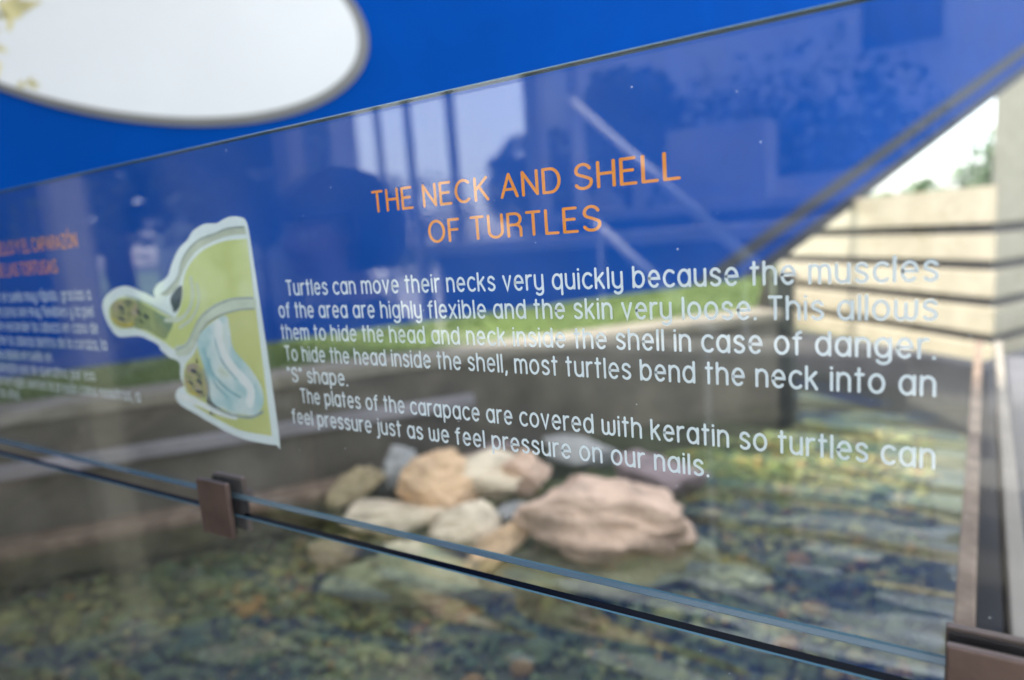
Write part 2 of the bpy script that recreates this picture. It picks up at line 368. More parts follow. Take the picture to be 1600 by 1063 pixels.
TG = .012; DT = D+TG+.0006       # plane of the lettering, on the rear face
XH = .0240*DT                                   # centre-line x-height of the body text
YD = D
for txt, a, b, v in (
    ('Turtles can move their necks very quickly because the muscles', -1.239, -.004, -.0968),
    ('of the area are highly flexible and the skin very loose. This allows', -1.275, -.004, -.1468),
    ('them to hide the head and neck inside the shell in case of danger.', -1.276, -.005, -.1968),
    ('To hide the head inside the shell, most turtles bend the neck into an', -1.272, -.004, -.2462),
    ('"S" shape.', -1.272, -1.078, -.2958),
    ('The plates of the carapace are covered with keratin so turtles can', -1.236, -.003, -.3442),
    ('feel pressure just as we feel pressure on our nails.', -1.275, -.301, -.3955)):
    o, r = text_line('text_line', txt, a, b, v, XH, TEXTW, upper)
    print('ratio', round(r, 3), txt[:20])
TXH = .0395*DT/1.36
for txt, a, b, v in (('THE NECK AND SHELL', -.953, -.330, .0635), ('OF TURTLES', -.818, -.462, -.0035)):
    o, r = text_line('heading_line', txt, a, b, v, TXH, TEXTO, upper, gap=.34, space=.80, hw=.082)
    print('ratio', round(r, 3), txt)
for txt, b, v in (('EL CUELLO Y EL CAPARAZÓN', -2.13, .0585), ('DE LAS TORTUGAS', -2.275, -.0125)):
    text_line('heading_line', txt, 0, b, v, TXH, TEXTO, upper, gap=.34, space=.80, hw=.092, anchor='r')
for txt, b, v in (
    ('Las tortugas pueden mover el cuello muy rápido, gracias a', -2.105, -.0968),
    ('que los músculos de la zona son muy flexibles y la piel', -2.105, -.1468),
    ('muy laxa. Esto les permite esconder la cabeza en caso de', -2.095, -.1968),
    ('peligro. Para meter la cabeza dentro de la coraza, la', -2.062, -.2462),
    ('mayoría dobla el cuello en'.replace('í', 'i'), -2.417, -.2958),
    ('Las placas del caparazón son de queratina, por eso', -2.16, -.3442),
    ('las tortugas sienten la presión como nosotros, a', -1.925, -.3930),
    ('en las uñas.', -2.70, -.4400)):
    text_line('text_line', txt, 0, b, v, XH, TEXTW, upper, anchor='r')

# turtle picture, traced on the glass plane
def uvp(cx, cy_):
    px, py = 130+cx/2.657, 320+cy_/2.657
    p = at_y(px, py, DT); return Vector((p.x, p.z))
def smooth_closed(pts, n=5, sharp=()):
    out = []; N = len(pts)
    for i in range(N):
        p0, p1, p2, p3 = (Vector(pts[(i+k) % N]) for k in (-1, 0, 1, 2))
        if i in sharp: p0 = p1
        if (i+1) % N in sharp: p3 = p2
        for k in range(n):
            t = k/n
            out.append(.5*((2*p1)+(p2-p0)*t+(2*p0-5*p1+4*p2-p3)*t*t+(3*p1-p0-3*p2+p3)*t**3))
    return out
def decal(name, crop, m, lay, parent, sharp=(), thick=0):
    pts = smooth_closed([uvp(*c) for c in crop], 5, sharp)
    y = DT+.0016-.0002*lay
    v = [(p.x, y, p.y) for p in pts]
    return mesh_obj(name, v, [tuple(range(len(v)))], m, parent)
def stroke(name, crops, wpx, m, lay, parent):
    V = []; Fc = []
    for i, (c, wd) in enumerate(zip(crops, wpx)):
        pts = [uvp(*q) for q in c]; P = []
        for a in range(len(pts)-1):
            p0 = pts[max(a-1, 0)]; p1 = pts[a]; p2 = pts[a+1]; p3 = pts[min(a+2, len(pts)-1)]
            for k in range(5):
                t = k/5; P.append(.5*((2*p1)+(p2-p0)*t+(2*p0-5*p1+4*p2-p3)*t*t+(3*p1-p0-3*p2+p3)*t**3))
        P.append(pts[-1])
        ribbon(V, Fc, [tuple(p) for p in P], wd*.00034, DT+.0016-.0002*lay-.00003*i, lambda p: (p.x, p.y))
    return mesh_obj(name, [(a, c, b) for a, b, c in V], Fc, m, parent)
OUTL = [(640,50),(672,68),(690,150),(752,560),(811,980),(795,999),(730,990),(650,970),(560,927),(460,868),(402,834),(379,800),(388,768),(414,752),(399,715),(394,657),(350,632),(316,602),(308,585),(265,560),(220,546),(142,549),(104,505),(77,440),(82,392),(120,353),(175,338),(235,360),(294,388),(288,360),(302,332),(344,300),(362,248),(390,187),(428,146),(452,108),(500,80),(548,77),(575,62),(605,50)]
tp = decal('turtle_picture', OUTL, TOUT, 0, upper, sharp=(2, 3, 28))
decal('shell_section', [(666,92),(600,98),(545,120),(480,145),(432,190),(404,240),(392,300),(350,348),(322,372),(345,378),(385,345),(405,290),(430,240),(470,190),(540,150),(610,128),(672,124)], simple('cream_vinyl', (.60, .66, .52), .5, 0, .3, .1, 40), 1, tp, sharp=(0, 16))
decal('upper_body', [(676,142),(590,150),(520,175),(470,210),(430,262),(412,320),(408,390),(392,446),(372,470),(320,445),(260,412),(205,392),(160,384),(122,405),(104,440),(114,490),(150,516),(210,514),(262,532),(330,570),(380,602),(430,585),(455,530),(490,470),(550,425),(620,398),(706,392)], TOL, 2, tp, sharp=(0, 26))
decal('lower_body', [(712,428),(640,435),(570,455),(512,490),(482,535),(466,600),(440,640),(420,665),(412,720),(425,780),(470,806),(560,868),(650,885),(520,845),(450,832),(545,888),(650,938),(780,962)], TLOW, 1, tp, sharp=(0, 17, 14, 12))
decal('dark_notch', [(402,335),(360,385),(368,432),(376,448),(396,425),(406,380)], TDARK, 3, tp)
decal('bent_neck', [(530,490),(590,462),(606,520),(622,600),(690,680),(738,760),(742,835),(700,876),(600,858),(530,818),(518,740),(490,650),(472,590),(482,540)], TNECK, 3, tp)
decal('neck_shade', [(210,400),(270,425),(330,462),(372,480),(350,540),(330,560),(262,522),(212,505)], TGREEN, 3, tp)
decal('turtle_head', [(120,408),(165,392),(215,402),(224,450),(210,505),(155,508),(120,485),(110,445)], THEAD, 4, tp)
decal('turtle_head', [(430,668),(468,660),(498,690),(516,750),(512,795),(470,798),(432,770),(418,720)], THEAD, 4, tp)
stroke('white_fold', [[(445,305),(452,370),(440,430),(400,475),(340,480)],[(470,330),(478,400),(450,470),(400,510)],[(700,408),(620,412),(545,440),(490,490),(462,545),(430,598),(392,608)]], [9, 7, 22], simple('pale_fold_vinyl', (.66, .74, .60), .5, 0, .3, .1, 40), 5, tp)
stroke('white_fold', [[(560,500),(570,590),(620,680),(690,760),(690,820)],[(395,792),(470,820),(560,862),(630,880)]], [22, 13], TWHITE, 5, tp)
stroke('grey_line', [[(664,92),(600,98),(545,120),(480,145),(432,190),(404,240),(390,300),(350,350),(322,374)],[(704,388),(620,392),(545,422),(488,468),(455,525),(430,580),(385,602)],[(708,432),(640,438),(570,458),(512,492),(482,537)],[(520,830),(600,868),(690,884),(745,860)],[(175,378),(240,398),(320,438),(372,466)],[(498,690),(520,760),(516,812)]], [3, 3.5, 3, 5, 3, 6], TGREY, 6, tp)
stroke('grey_line', [[(500,600),(530,690),(590,760),(650,800)],[(545,560),(575,650),(640,730)],[(520,640),(545,740),(600,800)]], [5, 4, 4], simple('teal_stroke_vinyl', (.26, .50, .56), .5, 0, .3, .3, 60), 6, tp)
stroke('dark_mark', [[(150,425),(165,432)],[(148,470),(170,478)],[(225,440),(235,455)],[(255,460),(268,470)],[(235,480),(245,490)],[(452,690),(466,694)],[(475,730),(490,742)],[(440,735),(452,745)],[(470,775),(492,780)]], [8,6,7,8,5,8,7,6,6], TDARK, 7, tp)
stroke('dark_mark', [[(120,470),(160,500),(205,495)],[(435,745),(450,780),(480,785)]], [6, 6], simple('yellow_mark_vinyl', (.62, .52, .08), .5, 0, .3, .2, 80), 6, tp)

# clamps over the seam
def clamp(u, label):
    x0, x1 = u*D, (u+.128)*D; z0, z1 = H-.728*D, H-.578*D
    e = empty('glass_clamp', ((x0+x1)/2, D, z0))
    tag(e, label, 'glass clamp', 'bronze clamps along the glass seam')
    box('front_plate', (x0, D-.0105, z0), (x1-x0, 0, 0), (0, .007, 0), (0, 0, z1-z0), BRONZE, e, .0016)
    box('back_plate', (x0, D+.0145, z0), (x1-x0, 0, 0), (0, .007, 0), (0, 0, z1-z0), BRONZE, e, .0016)
    bm = bmesh.new()
    for y in (D-.0034, D+.0121): box_bm(bm, (x0+.002, y, z0+.003), (x1-x0-.004, 0, 0), (0, .0023, 0), (0, 0, z1-z0-.006))
    bm_obj('gasket', bm, RUBBER, e)
    zc = (z0+z1)/2
    box('spacer_block', (x0+.012, D-.0001, ZS-.0215), (x1-x0-.0, 0, 0), (0, .0122, 0), (0, 0, .0205), RUBBER, e, .001)
    bm = bmesh.new(); tube_bm(bm, [((x0+x1)/2, D+.0216, zc), ((x0+x1)/2, D+.045, zc)], .008, 16)
    bm_obj('stand_off', bm, BRONZE, e, True)
clamp(-1.672, 'small square bronze clamp holding the glass seam below the turtle picture')
clamp(.014, 'square bronze clamp at the bottom right corner, below the word can')

# ------------------------------------------------------------------ pond, its walls and the ground
WZ, FZ, KZ = H-1.0, H-1.17, H-.5
vpd = ray(4600, 0); ADIR = (on_z(1180, 491, H-.5)-on_z(430, 590, H-.5)).normalized()   # run of the far wall
NDIR = Vector((ADIR.y, -ADIR.x, 0))            # horizontal, towards the camera
K0 = on_z(430, 590, KZ)
print('kerb', K0, 'check', on_z(0, 612, KZ), on_z(1180, 475, KZ))
def along(p, t, n=0, z=None):
    q = p+ADIR*t+NDIR*n; 
    if z is not None: q.z = z
    return q
KE = on_z(1222, 485, KZ); TE = (KE-K0).dot(ADIR)   # where the far wall ends
print('kerb end', TE)
# base ground, pond floor and water
S = 400
tag(mesh_obj('ground', [(-S, -S, 0), (S, -S, 0), (S, S, 0), (-S, S, 0)], [(0, 1, 2, 3)], GROUND), kind='structure')
tag(box('paving', (-14, -3.2, .004), (30, 0, 0), (0, 3.5, 0), (0, 0, .03), PAVE), kind='structure')
tag(box('bounce_ground', (-30, -30, .003), (60, 0, 0), (0, 26.79, 0), (0, 0, .03), BOUNCE), kind='structure')  # pale ground added to bounce sunlight onto the mirrored walls
tag(box('pond_plinth', (-5, .35, .0), (10, 0, 0), (0, .3, 0), (0, 0, .36), CONC), kind='structure')
XR = on_z(1490, 1000, KZ).x                    # left edge of the right coping
pf = [Vector(q) for q in ((-6.5, 9, FZ), (4.0, 9, FZ), (4.0, .55, FZ), (-6.5, .55, FZ))]
tag(mesh_obj('pond_floor', pf, [(0, 1, 2, 3)], FLOOR), kind='structure')
# far wall with a cream kerb and a timber ledge at the water line
fw = box('pond_wall', along(K0, -7, -.22, 0), ADIR*(7+TE-.02), NDIR*.20, (0, 0, KZ-.05), PONDWALL)
tag(fw, 'brown rendered wall along the far side of the pond', 'wall')
tag(box('kerb', along(K0, -7, -.23, KZ-.05), ADIR*(7+TE), NDIR*.23, (0, 0, .05), KERB, None, .008), 'cream stone kerb on top of the far pond wall', 'kerb')
Tm = on_z(300, 752, WZ+.02)
RD = vdir(1219); KN = along(K0, TE-.02, -.24, 0); RP = Vector((-RD.y, RD.x, 0))
rt = box('pond_wall', KN, RD*9, RP*.2, (0, 0, KZ-.06), PONDWALL)
tag(rt, 'brown return wall at the right end of the lawn, below the slanted board', 'wall')
tl = (Tm-K0).dot(NDIR); print('timber offset', tl)
b = box('timber_ledge', along(K0, -7, -.018, WZ-.10), ADIR*(7+TE-1.55), NDIR*.15, (0, 0, .135), TIMBER, None, .01)
lg = box('reflection_strip', along(K0, -7, -.018, H-.745), ADIR*(7+TE-1.75), NDIR*.05, (0, 0, .055), simple('reflection_mauve', (.26, .235, .235), .8, 0, .3, .2, 7), None, .008)  # added strip that imitates a bench's reflection in the glass
tag(lg, 'narrow mauve grey strip imitating a bench reflection, halfway down the far pond wall', 'reflection strip')
tag(b, 'brown weathered timber ledge at the water line in front of the far wall', 'timber ledge')
# lawn terrace
lw = [along(K0, -30, -.23, KZ-.03), along(K0, TE, -.23, KZ-.03), Vector((KN.x, KN.y, KZ-.02))+RD*9, along(K0, -30, -30, KZ+.1)]
tag(mesh_obj('lawn_soil', lw, [(0, 1, 2, 3)], LAWN), kind='structure')
rnd = random.Random(4); V = []; Fc = []
for i in range(34000):
    p = along(K0, rnd.uniform(-2.6, TE), -.23, KZ-.035)+RD*(.03+rnd.random()**1.3*3.4)
    h = rnd.uniform(.02, .055); a = rnd.uniform(0, 6.28); wv = Vector((math.cos(a), math.sin(a), 0))*.004
    tip = p+Vector((rnd.gauss(0, .018), rnd.gauss(0, .018), h)); s = len(V); V += [p-wv, p+wv, tip]; Fc.append((s, s+1, s+2))
tag(mesh_obj('grass', V, Fc, GRASS), 'short green grass growing between the kerb and the blue board', 'grass', kind='stuff')

# ------------------------------------------------------------------ blue board with the oval picture
BOFF = 0
BZ = H-.525
B0 = on_z(430, 543, BZ); B1 = on_z(1186, 438, BZ)
BDIR = (B1-B0).normalized(); BN = Vector((BDIR.y, -BDIR.x, 0))
def on_board(px, py, off=BOFF):
    n = BN; q = B0+BN*off; d = ray(px, py); return EYE+d*((q-EYE).dot(n)/d.dot(n))
def bc(px, py):                                # board coordinates (run, z)
    p = on_board(px, py); return ((p-B0).dot(BDIR), p.z)
def board_pt(c, off):
    q = B0+BDIR*c[0]+BN*off; q.z = c[1]; return q
def slab(name, cs, o_front, o_back, m, parent):
    n = len(cs); v = [board_pt(c, o_front) for c in cs]+[board_pt(c, o_back) for c in cs]
    f = [tuple(range(n)), tuple(range(2*n-1, n-1, -1))]+[(i, i+n, (i+1) % n+n, (i+1) % n) for i in range(n)]
    o = mesh_obj(name, v, f, m, parent)
    bm = bmesh.new(); bm.from_mesh(o.data); bmesh.ops.recalc_face_normals(bm, faces=bm.faces); bm.to_mesh(o.data); bm.free(); return o
br = bc(1186, 432); dg = bc(1600, 118); zb = br[1]
print('board bottom z', zb-H, 'left check', bc(430, 550)[1]-H, bc(0, 578)[1]-H)
sl = (dg[1]-br[1])/(dg[0]-br[0]); TOPZ = H+2.2
xr_top = br[0]+(TOPZ-zb)/sl; LX = -4.6
board = empty('blue_sign_board', board_pt((0, zb), BOFF))
tag(board, 'big blue sign board with grey edging and a white oval picture, standing on the grass', 'sign board')
slab('board_face', [(LX, zb), (br[0], zb), (xr_top, TOPZ), (LX, TOPZ)], BOFF, BOFF-.04, BLUE, board)
def inset(d): # line parallel to the slanted edge, d metres inside
    k = d*math.hypot(1, 1/sl); return k
def strip(d0, d1):
    k0, k1 = inset(d0), inset(d1)
    return [(br[0]-k0, zb+.001), (xr_top-k0, TOPZ-.001), (xr_top-k1, TOPZ-.001), (br[0]-k1, zb+.001)]
slab('edge_trim', strip(-.004, .10), BOFF+.012, BOFF-.0405, TRIM, board)
slab('edge_trim', strip(.20, .31), BOFF+.008, BOFF-.002, TRIM, board)
def oval(pxs, grow=0):
    cs = [bc(*p) for p in pxs]; return cs
# the oval: fitted from points of its outer rim
op = [bc(x, y) for x, y in ((583, 75), (545, 0), (520, 145), (440, 185), (330, 201), (210, 190), (100, 168), (0, 143))]
A = np.array([[x*x, x*z, z*z, x, z] for x, z in op])
import numpy.linalg as la
def ell_err(par):
    cx, cz, a_, b_, th = par; e = 0
    for x, z in op:
        X = (x-cx)*math.cos(th)+(z-cz)*math.sin(th); Z = -(x-cx)*math.sin(th)+(z-cz)*math.cos(th)
        e += (math.hypot(X/a_, Z/b_)-1)**2
    return e+.002*(a_/b_-1.25)**2+.01*th*th
xr_o = max(x for x, z in op); zb_o = min(z for x, z in op)
par = [xr_o-.75, zb_o+.55, .75, .55, 0]; step = [.1, .1, .1, .1, .1]; best = ell_err(par)
for it in range(400):
    imp = False
    for i in range(5):
        for s in (1, -1):
            q = par[:]; q[i] += s*step[i]
            if min(q[2:4]) < .1: continue
            e = ell_err(q)
            if e < best: par, best, imp = q, e, True
    if not imp: step = [s*.6 for s in step]
print('oval', [round(x, 3) for x in par], best)
def ell(par, k, n=96):
    cx, cz, a_, b_, th = par
    return [(cx+(a_-k)*math.cos(t)*math.cos(th)-(b_-k)*math.sin(t)*math.sin(th), cz+(a_-k)*math.cos(t)*math.sin(th)+(b_-k)*math.sin(t)*math.cos(th)) for t in (2*math.pi*i/n for i in range(n))]
op_frame = slab('oval_frame', ell(par, 0), BOFF+.016, BOFF-.002, GREY, board)
pic = slab('oval_picture', ell([par[0]-.022]+par[1:], .04), BOFF+.026, BOFF+.004, WHITEPIC, board)
# printed foliage on the left of the picture
def leafspray(px0, py0, ang, ln, n, seed):
    r = random.Random(seed); V = []; Fc = []
    for i in range(n):
        a = ang+r.uniform(-.9, .9); L_ = ln*r.uniform(.5, 1); x = px0+r.uniform(-22, 10); y = py0+r.uniform(-14, 14)
        wd = r.uniform(5, 9); c, s_ = math.cos(a), math.sin(a)
        pts = [(x, y), (x+.4*L_*c-wd*s_, y+.4*L_*s_+wd*c), (x+L_*c, y+L_*s_), (x+.4*L_*c+wd*s_, y+.4*L_*s_-wd*c)]
        s0 = len(V); V += [board_pt(bc(*p), BOFF+.0265+.0003*(i+1)) for p in pts]; Fc.append((s0, s0+1, s0+2, s0+3))
    return V, Fc
V = []; Fc = []
for k, (x, y, a, l, n) in enumerate(((15, 8, .2, 48, 12), (8, 25, 1.2, 30, 6), (0, 110, .8, 26, 5), (45, 138, -1.2, 18, 4), (-40, 60, .5, 60, 14))):
    v, f = leafspray(x, y, a, l, n, k); s0 = len(V); V += v; Fc += [tuple(i+s0 for i in q) for q in f]
lf = mesh_obj('foliage_print', V, Fc, OLIVE_P); lf.parent = pic; lf.matrix_parent_inverse = Matrix.Translation(-Vector(board.location)) if False else Matrix.Identity(4)
pm = pic.matrix_parent_inverse.copy()
# pic itself sits at board.location + inverse offset = world origin, so identity keeps the print in place

# ------------------------------------------------------------------ beige stepped wall and tower, right coping
BW = WZ+.2
E0 = on_z(1551, 577, BW)
C0 = on_z(1551, 582, H-1.22); print('corner', C0, depth(C0))
for px in (1250, 1300, 1360, 1450): q = on_board(px, 350); print('board', px, depth(q))
W1 = vdir(620); V1 = vdir(480); W2 = vdir(2600)
dl_ = vdir(1215); WL = (C0.x*dl_.y-C0.y*dl_.x)/(W1.y*dl_.x-W1.x*dl_.y); print('wall length', WL)
print('wall end depth', depth(C0+W1*WL))
NB = 5; BB = H-1.22; HB = (H+.10-BB)/NB
wl = empty('stone_wall', C0); tag(wl, 'pale beige stone wall of long courses with dark shadow gaps at the right', 'wall')
for k in range(NB):
    z0 = BB+k*HB
    z1 = BB+(k+1)*HB-(.078 if k < NB-1 else 0)
    st = .012*k
    V = [C0+W1*0, C0+W1*WL, C0+W2*4, C0+W1*WL+W2*4]
    o_ = (W1+W2)*st
    P = [C0+o_, C0+o_+W1*WL, C0+o_+W1*WL+W2*4.5, C0+o_+W2*4.5]
    vv = [Vector((p.x, p.y, z0)) for p in P]+[Vector((p.x, p.y, z1)) for p in P]
    bm = bmesh.new(); bv = [bm.verts.new(v) for v in vv]
    for f in ((3,2,1,0),(4,5,6,7),(0,1,5,4),(1,2,6,5),(2,3,7,6),(3,0,4,7)): bm.faces.new([bv[i] for i in f])
    bmesh.ops.recalc_face_normals(bm, faces=bm.faces); bmesh.ops.bevel(bm, geom=bm.edges[:], offset=.006, segments=2, affect='EDGES')
    bm_obj('stone_course', bm, BEIGE, wl)
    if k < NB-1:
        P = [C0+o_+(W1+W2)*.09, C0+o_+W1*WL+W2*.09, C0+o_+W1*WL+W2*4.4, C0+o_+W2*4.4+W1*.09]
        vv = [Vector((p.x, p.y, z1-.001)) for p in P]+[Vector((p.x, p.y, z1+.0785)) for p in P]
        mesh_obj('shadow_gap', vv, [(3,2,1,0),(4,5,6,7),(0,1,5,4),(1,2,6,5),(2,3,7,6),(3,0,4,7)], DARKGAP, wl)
ew = empty('pond_wall', E0); tag(ew, 'dark slate end wall of the pond under the beige stone courses', 'wall'); SLATE = simple('dark_slate', (.035, .035, .04), .7, 0, .3, .3, 5)
dl2 = vdir(1228); EL = (E0.x*dl2.y-E0.y*dl2.x)/(V1.y*dl2.x-V1.x*dl2.y)
for nm, dd in (('wall_face', V1*EL), ('wall_side', W2*2.2)):
    tv = dd.normalized(); nn = Vector((-tv.y, tv.x, 0)); nn = nn if nn.y > 0 else -nn
    p0 = E0 if nm == 'wall_face' else E0+nn*0
    box(nm, Vector((p0.x, p0.y, FZ-.1))+(Vector((0,0,0)) if nm == 'wall_face' else tv*.13), dd, nn*.12, (0, 0, BW-FZ+.1-(0 if nm == 'wall_face' else .003)), SLATE, ew)
wp = [Vector((-6.5, .55, 0)), Vector((4.0, .55, 0)), E0+W2*2.2, E0.copy(), E0+V1*EL, along(K0, TE, -.03), along(K0, -7, -.03)]
tag(mesh_obj('pond_water', [Vector((p.x, p.y, WZ)) for p in wp], [tuple(range(len(wp)))], WATER), kind='structure')
# dark post at the left end of the beige wall
pq = along(K0, TE+.10, -.10); dpz = pq.copy(); pw_ = .09
dp = empty('dark_post', Vector((pq.x, pq.y, FZ))); tag(dp, 'dark metal post between the grass and the beige stone wall', 'post')
top_z = H-.34
box('shaft', (pq.x-pw_/2, pq.y-pw_/2, FZ), (pw_, 0, 0), (0, pw_, 0), (0, 0, top_z-FZ), simple('dark_green_metal', (.03, .035, .03), .5, .2, .4, .2), dp, .006)
box('post_cap', (pq.x-pw_/2-.01, pq.y-pw_/2-.01, top_z), (pw_+.02, 0, 0), (0, pw_+.02, 0), (0, 0, .02), simple('dark_cap', (.03, .032, .03), .5, .2, .4, .2), dp, .004)
# taller beige block behind
TB = at_r(1551, 280, 13); TB.z = 0
tw = empty('stone_tower', TB); tag(tw, 'tall plain beige stone block rising behind the coursed wall', 'tower')
box('tower_wall', TB, vdir(1600)*6, vdir(2900)*7, (0, 0, 11), BEIGE, tw, .015)
box('tower_cap', TB+Vector((0, 0, 11))-vdir(1600)*.06-vdir(2900)*.06, vdir(1600)*6.12, vdir(2900)*7.12, (0, 0, .12), KERB, tw, .01)
# right coping boards run straight away from the glass
def coping(px0, px1, name, m, label, cat, z, y1, th):
    cdv = vdir(1540); cdv = cdv/cdv.y
    def xat(px):
        q = on_z(px, 1000, z); q = q+cdv*(.56-q.y); return q.x
    a = xat(px0); b = xat(px1)
    o = box(name, (a, .56, z-th), (b-a, 0, 0), cdv*(y1-.56), (0, 0, th), m, None, .004)
    tag(o, label, cat); return a, b
a, b = coping(1487, 1524, 'coping_plank', TIMBER, 'pinkish brown timber plank along the right side of the pond', 'plank', KZ-.08, 3.4, .05)
print('coping x', a, b)
CV = vdir(1540); CV = CV/CV.y*2.8
rw = box('pond_wall', (a+.012, .57, FZ-.1), (b-a-.02, 0, 0), CV, (0, 0, KZ-.13-FZ+.1), simple('slate_wall', (.05, .05, .065), .6, 0, .3, .3, 6)); tag(rw, 'dark slate wall under the brown plank on the right of the pond', 'wall')
a2, b2 = coping(1582, 1618, 'coping_plank', simple('pale_plank', (.27, .235, .19), .8, 0, .3, .15, 6), 'pale tan stone plank at the far right edge beside the pond', 'plank', KZ-.08, 3.4, .05)
rc = box('drain_channel', (b+.002, .57, KZ-.5), (a2-b-.004, 0, 0), CV, (0, 0, .30), simple('blue_grey_slate', (.06, .065, .085), .5, 0, .4, .25, 5)); tag(rc, 'dark blue grey channel between the brown plank and the tan plank', 'channel')
rr = box('stone_pier', (a2+.01, .57, FZ-.1), (.9, 0, 0), CV, (0, 0, KZ-.14-FZ+.1), simple('grey_pier', (.12, .115, .12), .8, 0, .3, .25, 5)); tag(rr, 'grey stone pier under the tan plank at the far right', 'pier')

# ------------------------------------------------------------------ pebbles and rocks
def icosphere(sub):
    bm = bmesh.new(); bmesh.ops.create_icosphere(bm, subdivisions=sub, radius=1)
    v = np.array([x.co[:] for x in bm.verts]); f = np.array([[q.index for q in x.verts] for x in bm.faces]); bm.free(); return v, f
iv, if_ = icosphere(2); rng = np.random.default_rng(3)
allv = []; allf = []; cnt = 0
N_P = 14000
for i in range(N_P):
    x = rng.uniform(-3.3, a-.02); y = rng.uniform(.62, 3.9)
    p = Vector((x, y, 0))
    if (p-K0).dot(NDIR) < .02: continue
    if -x/max(y, .1) > 3.3: continue
    s = (.008+.018*rng.random()**1.6) if rng.random() < .97 else rng.uniform(.03, .05)
    R_ = np.linalg.qr(rng.normal(size=(3, 3)))[0]
    sc = s*np.array([1, rng.uniform(.65, 1), rng.uniform(.45, .8)])
    dv = iv*(1+.12*np.sin(iv@rng.normal(size=3)*2.5+rng.uniform(0, 6)))[:, None]
    tilt = np.eye(3); an = rng.uniform(0, 6.28); tilt[:2, :2] = [[math.cos(an), -math.sin(an)], [math.sin(an), math.cos(an)]]
    dv = (dv*sc)@tilt.T + np.array([x, y, FZ+s*.25+.02*rng.random()])
    allv.append(dv); allf.append(if_+cnt); cnt += len(iv)
av = np.concatenate(allv); af = np.concatenate(allf)
me = bpy.data.meshes.new('pebbles'); me.vertices.add(len(av)); me.vertices.foreach_set('co', av.ravel())
me.loops.add(af.size); me.loops.foreach_set('vertex_index', af.ravel().astype(np.int32)); me.polygons.add(len(af))
me.polygons.foreach_set('loop_start', np.arange(0, af.size, 3, dtype=np.int32)); me.polygons.foreach_set('loop_total', np.full(len(af), 3, dtype=np.int32))
me.polygons.foreach_set('use_smooth', np.ones(len(af), dtype=bool)); me.update(calc_edges=True); me.materials.append(PEB)
pe = bpy.data.objects.new('pebbles', me); COL.objects.link(pe); tag(pe, 'small mixed pebbles covering the pond floor', 'pebbles', kind='stuff')

sv, sf = icosphere(5)
def rock(px, py, wpx, hpx, col, z, label, seed, elong=1.0, rot=0, sub=False):
    """px,py = centre in the photograph's direction; z = height of the rock's centre"""
    r = random.Random(seed); c = on_z(px, py, z); dp = depth(c)
    sx = wpx*dp/F/2*1.22; sz = max(.03, hpx*dp/F/2*1.03); sy_ = (sx*.55+sz*.45)*elong
    nrm = [Vector((r.gauss(0, 1), r.gauss(0, 1), r.gauss(0, .7))).normalized() for _ in range(13)]
    lim = [r.uniform(.5, .82) for _ in nrm]; off = Vector((r.uniform(0, 50), r.uniform(0, 50), r.uniform(0, 50)))
    V = []
    for v in sv:
        p = Vector(v)
        for n_, l in zip(nrm, lim):
            d = p.dot(n_)
            if d > l: p -= n_*(d-l)*.9
        k = 1+.10*noise.noise(p*1.6+off)+.12*noise.noise(p*3.5+off)+.08*noise.noise(p*9+off)+.03*noise.noise(p*24+off)
        V.append(p*k)
    mx = max(abs(v.x) for v in V); mz = max(abs(v.z) for v in V); my = max(abs(v.y) for v in V)
    cr, sr = math.cos(rot), math.sin(rot); fx = Vector((RI.x, RI.y, 0)).normalized(); fy = Vector((-fx.y, fx.x, 0))
    W = []
    for v in V:
        X, Y, Z = v.x/mx*sx, v.y/my*sy_, v.z/mz*sz
        X, Z = X*cr-Z*sr, X*sr+Z*cr
        W.append(fx*X+fy*Y+Vector((0, 0, Z)))
    me = bpy.data.meshes.new('rock'); me.from_pydata([tuple(q) for q in W], [], [tuple(map(int, f)) for f in sf]); me.materials.append(col)
    me.polygons.foreach_set('use_smooth', [True]*len(me.polygons))
    o = bpy.data.objects.new('rock', me); o.location = c; COL.objects.link(o); tag(o, label, 'rock', 'rocks heaped in the pond'); return o
def rockmat(nm, c, dark=.6):
    return ramp_mat(nm, [(.28, tuple(x*dark for x in c)), (.5, c), (.75, tuple(min(1, x*1.22) for x in c))], 9, .85, 10, .8, 22, bdist=.03)
PINK = rockmat('pink_limestone', (.76, .52, .36)); ORANGE = rockmat('orange_limestone', (.78, .52, .30)); CREAM = rockmat('cream_limestone', (.76, .62, .43))
GREYR = rockmat('grey_limestone', (.34, .33, .30)); MOSS = rockmat('algae_limestone', (.52, .46, .29)); MAUVE = rockmat('mauve_limestone', (.28, .21, .20)); TANR = rockmat('tan_limestone', (.46, .36, .20))
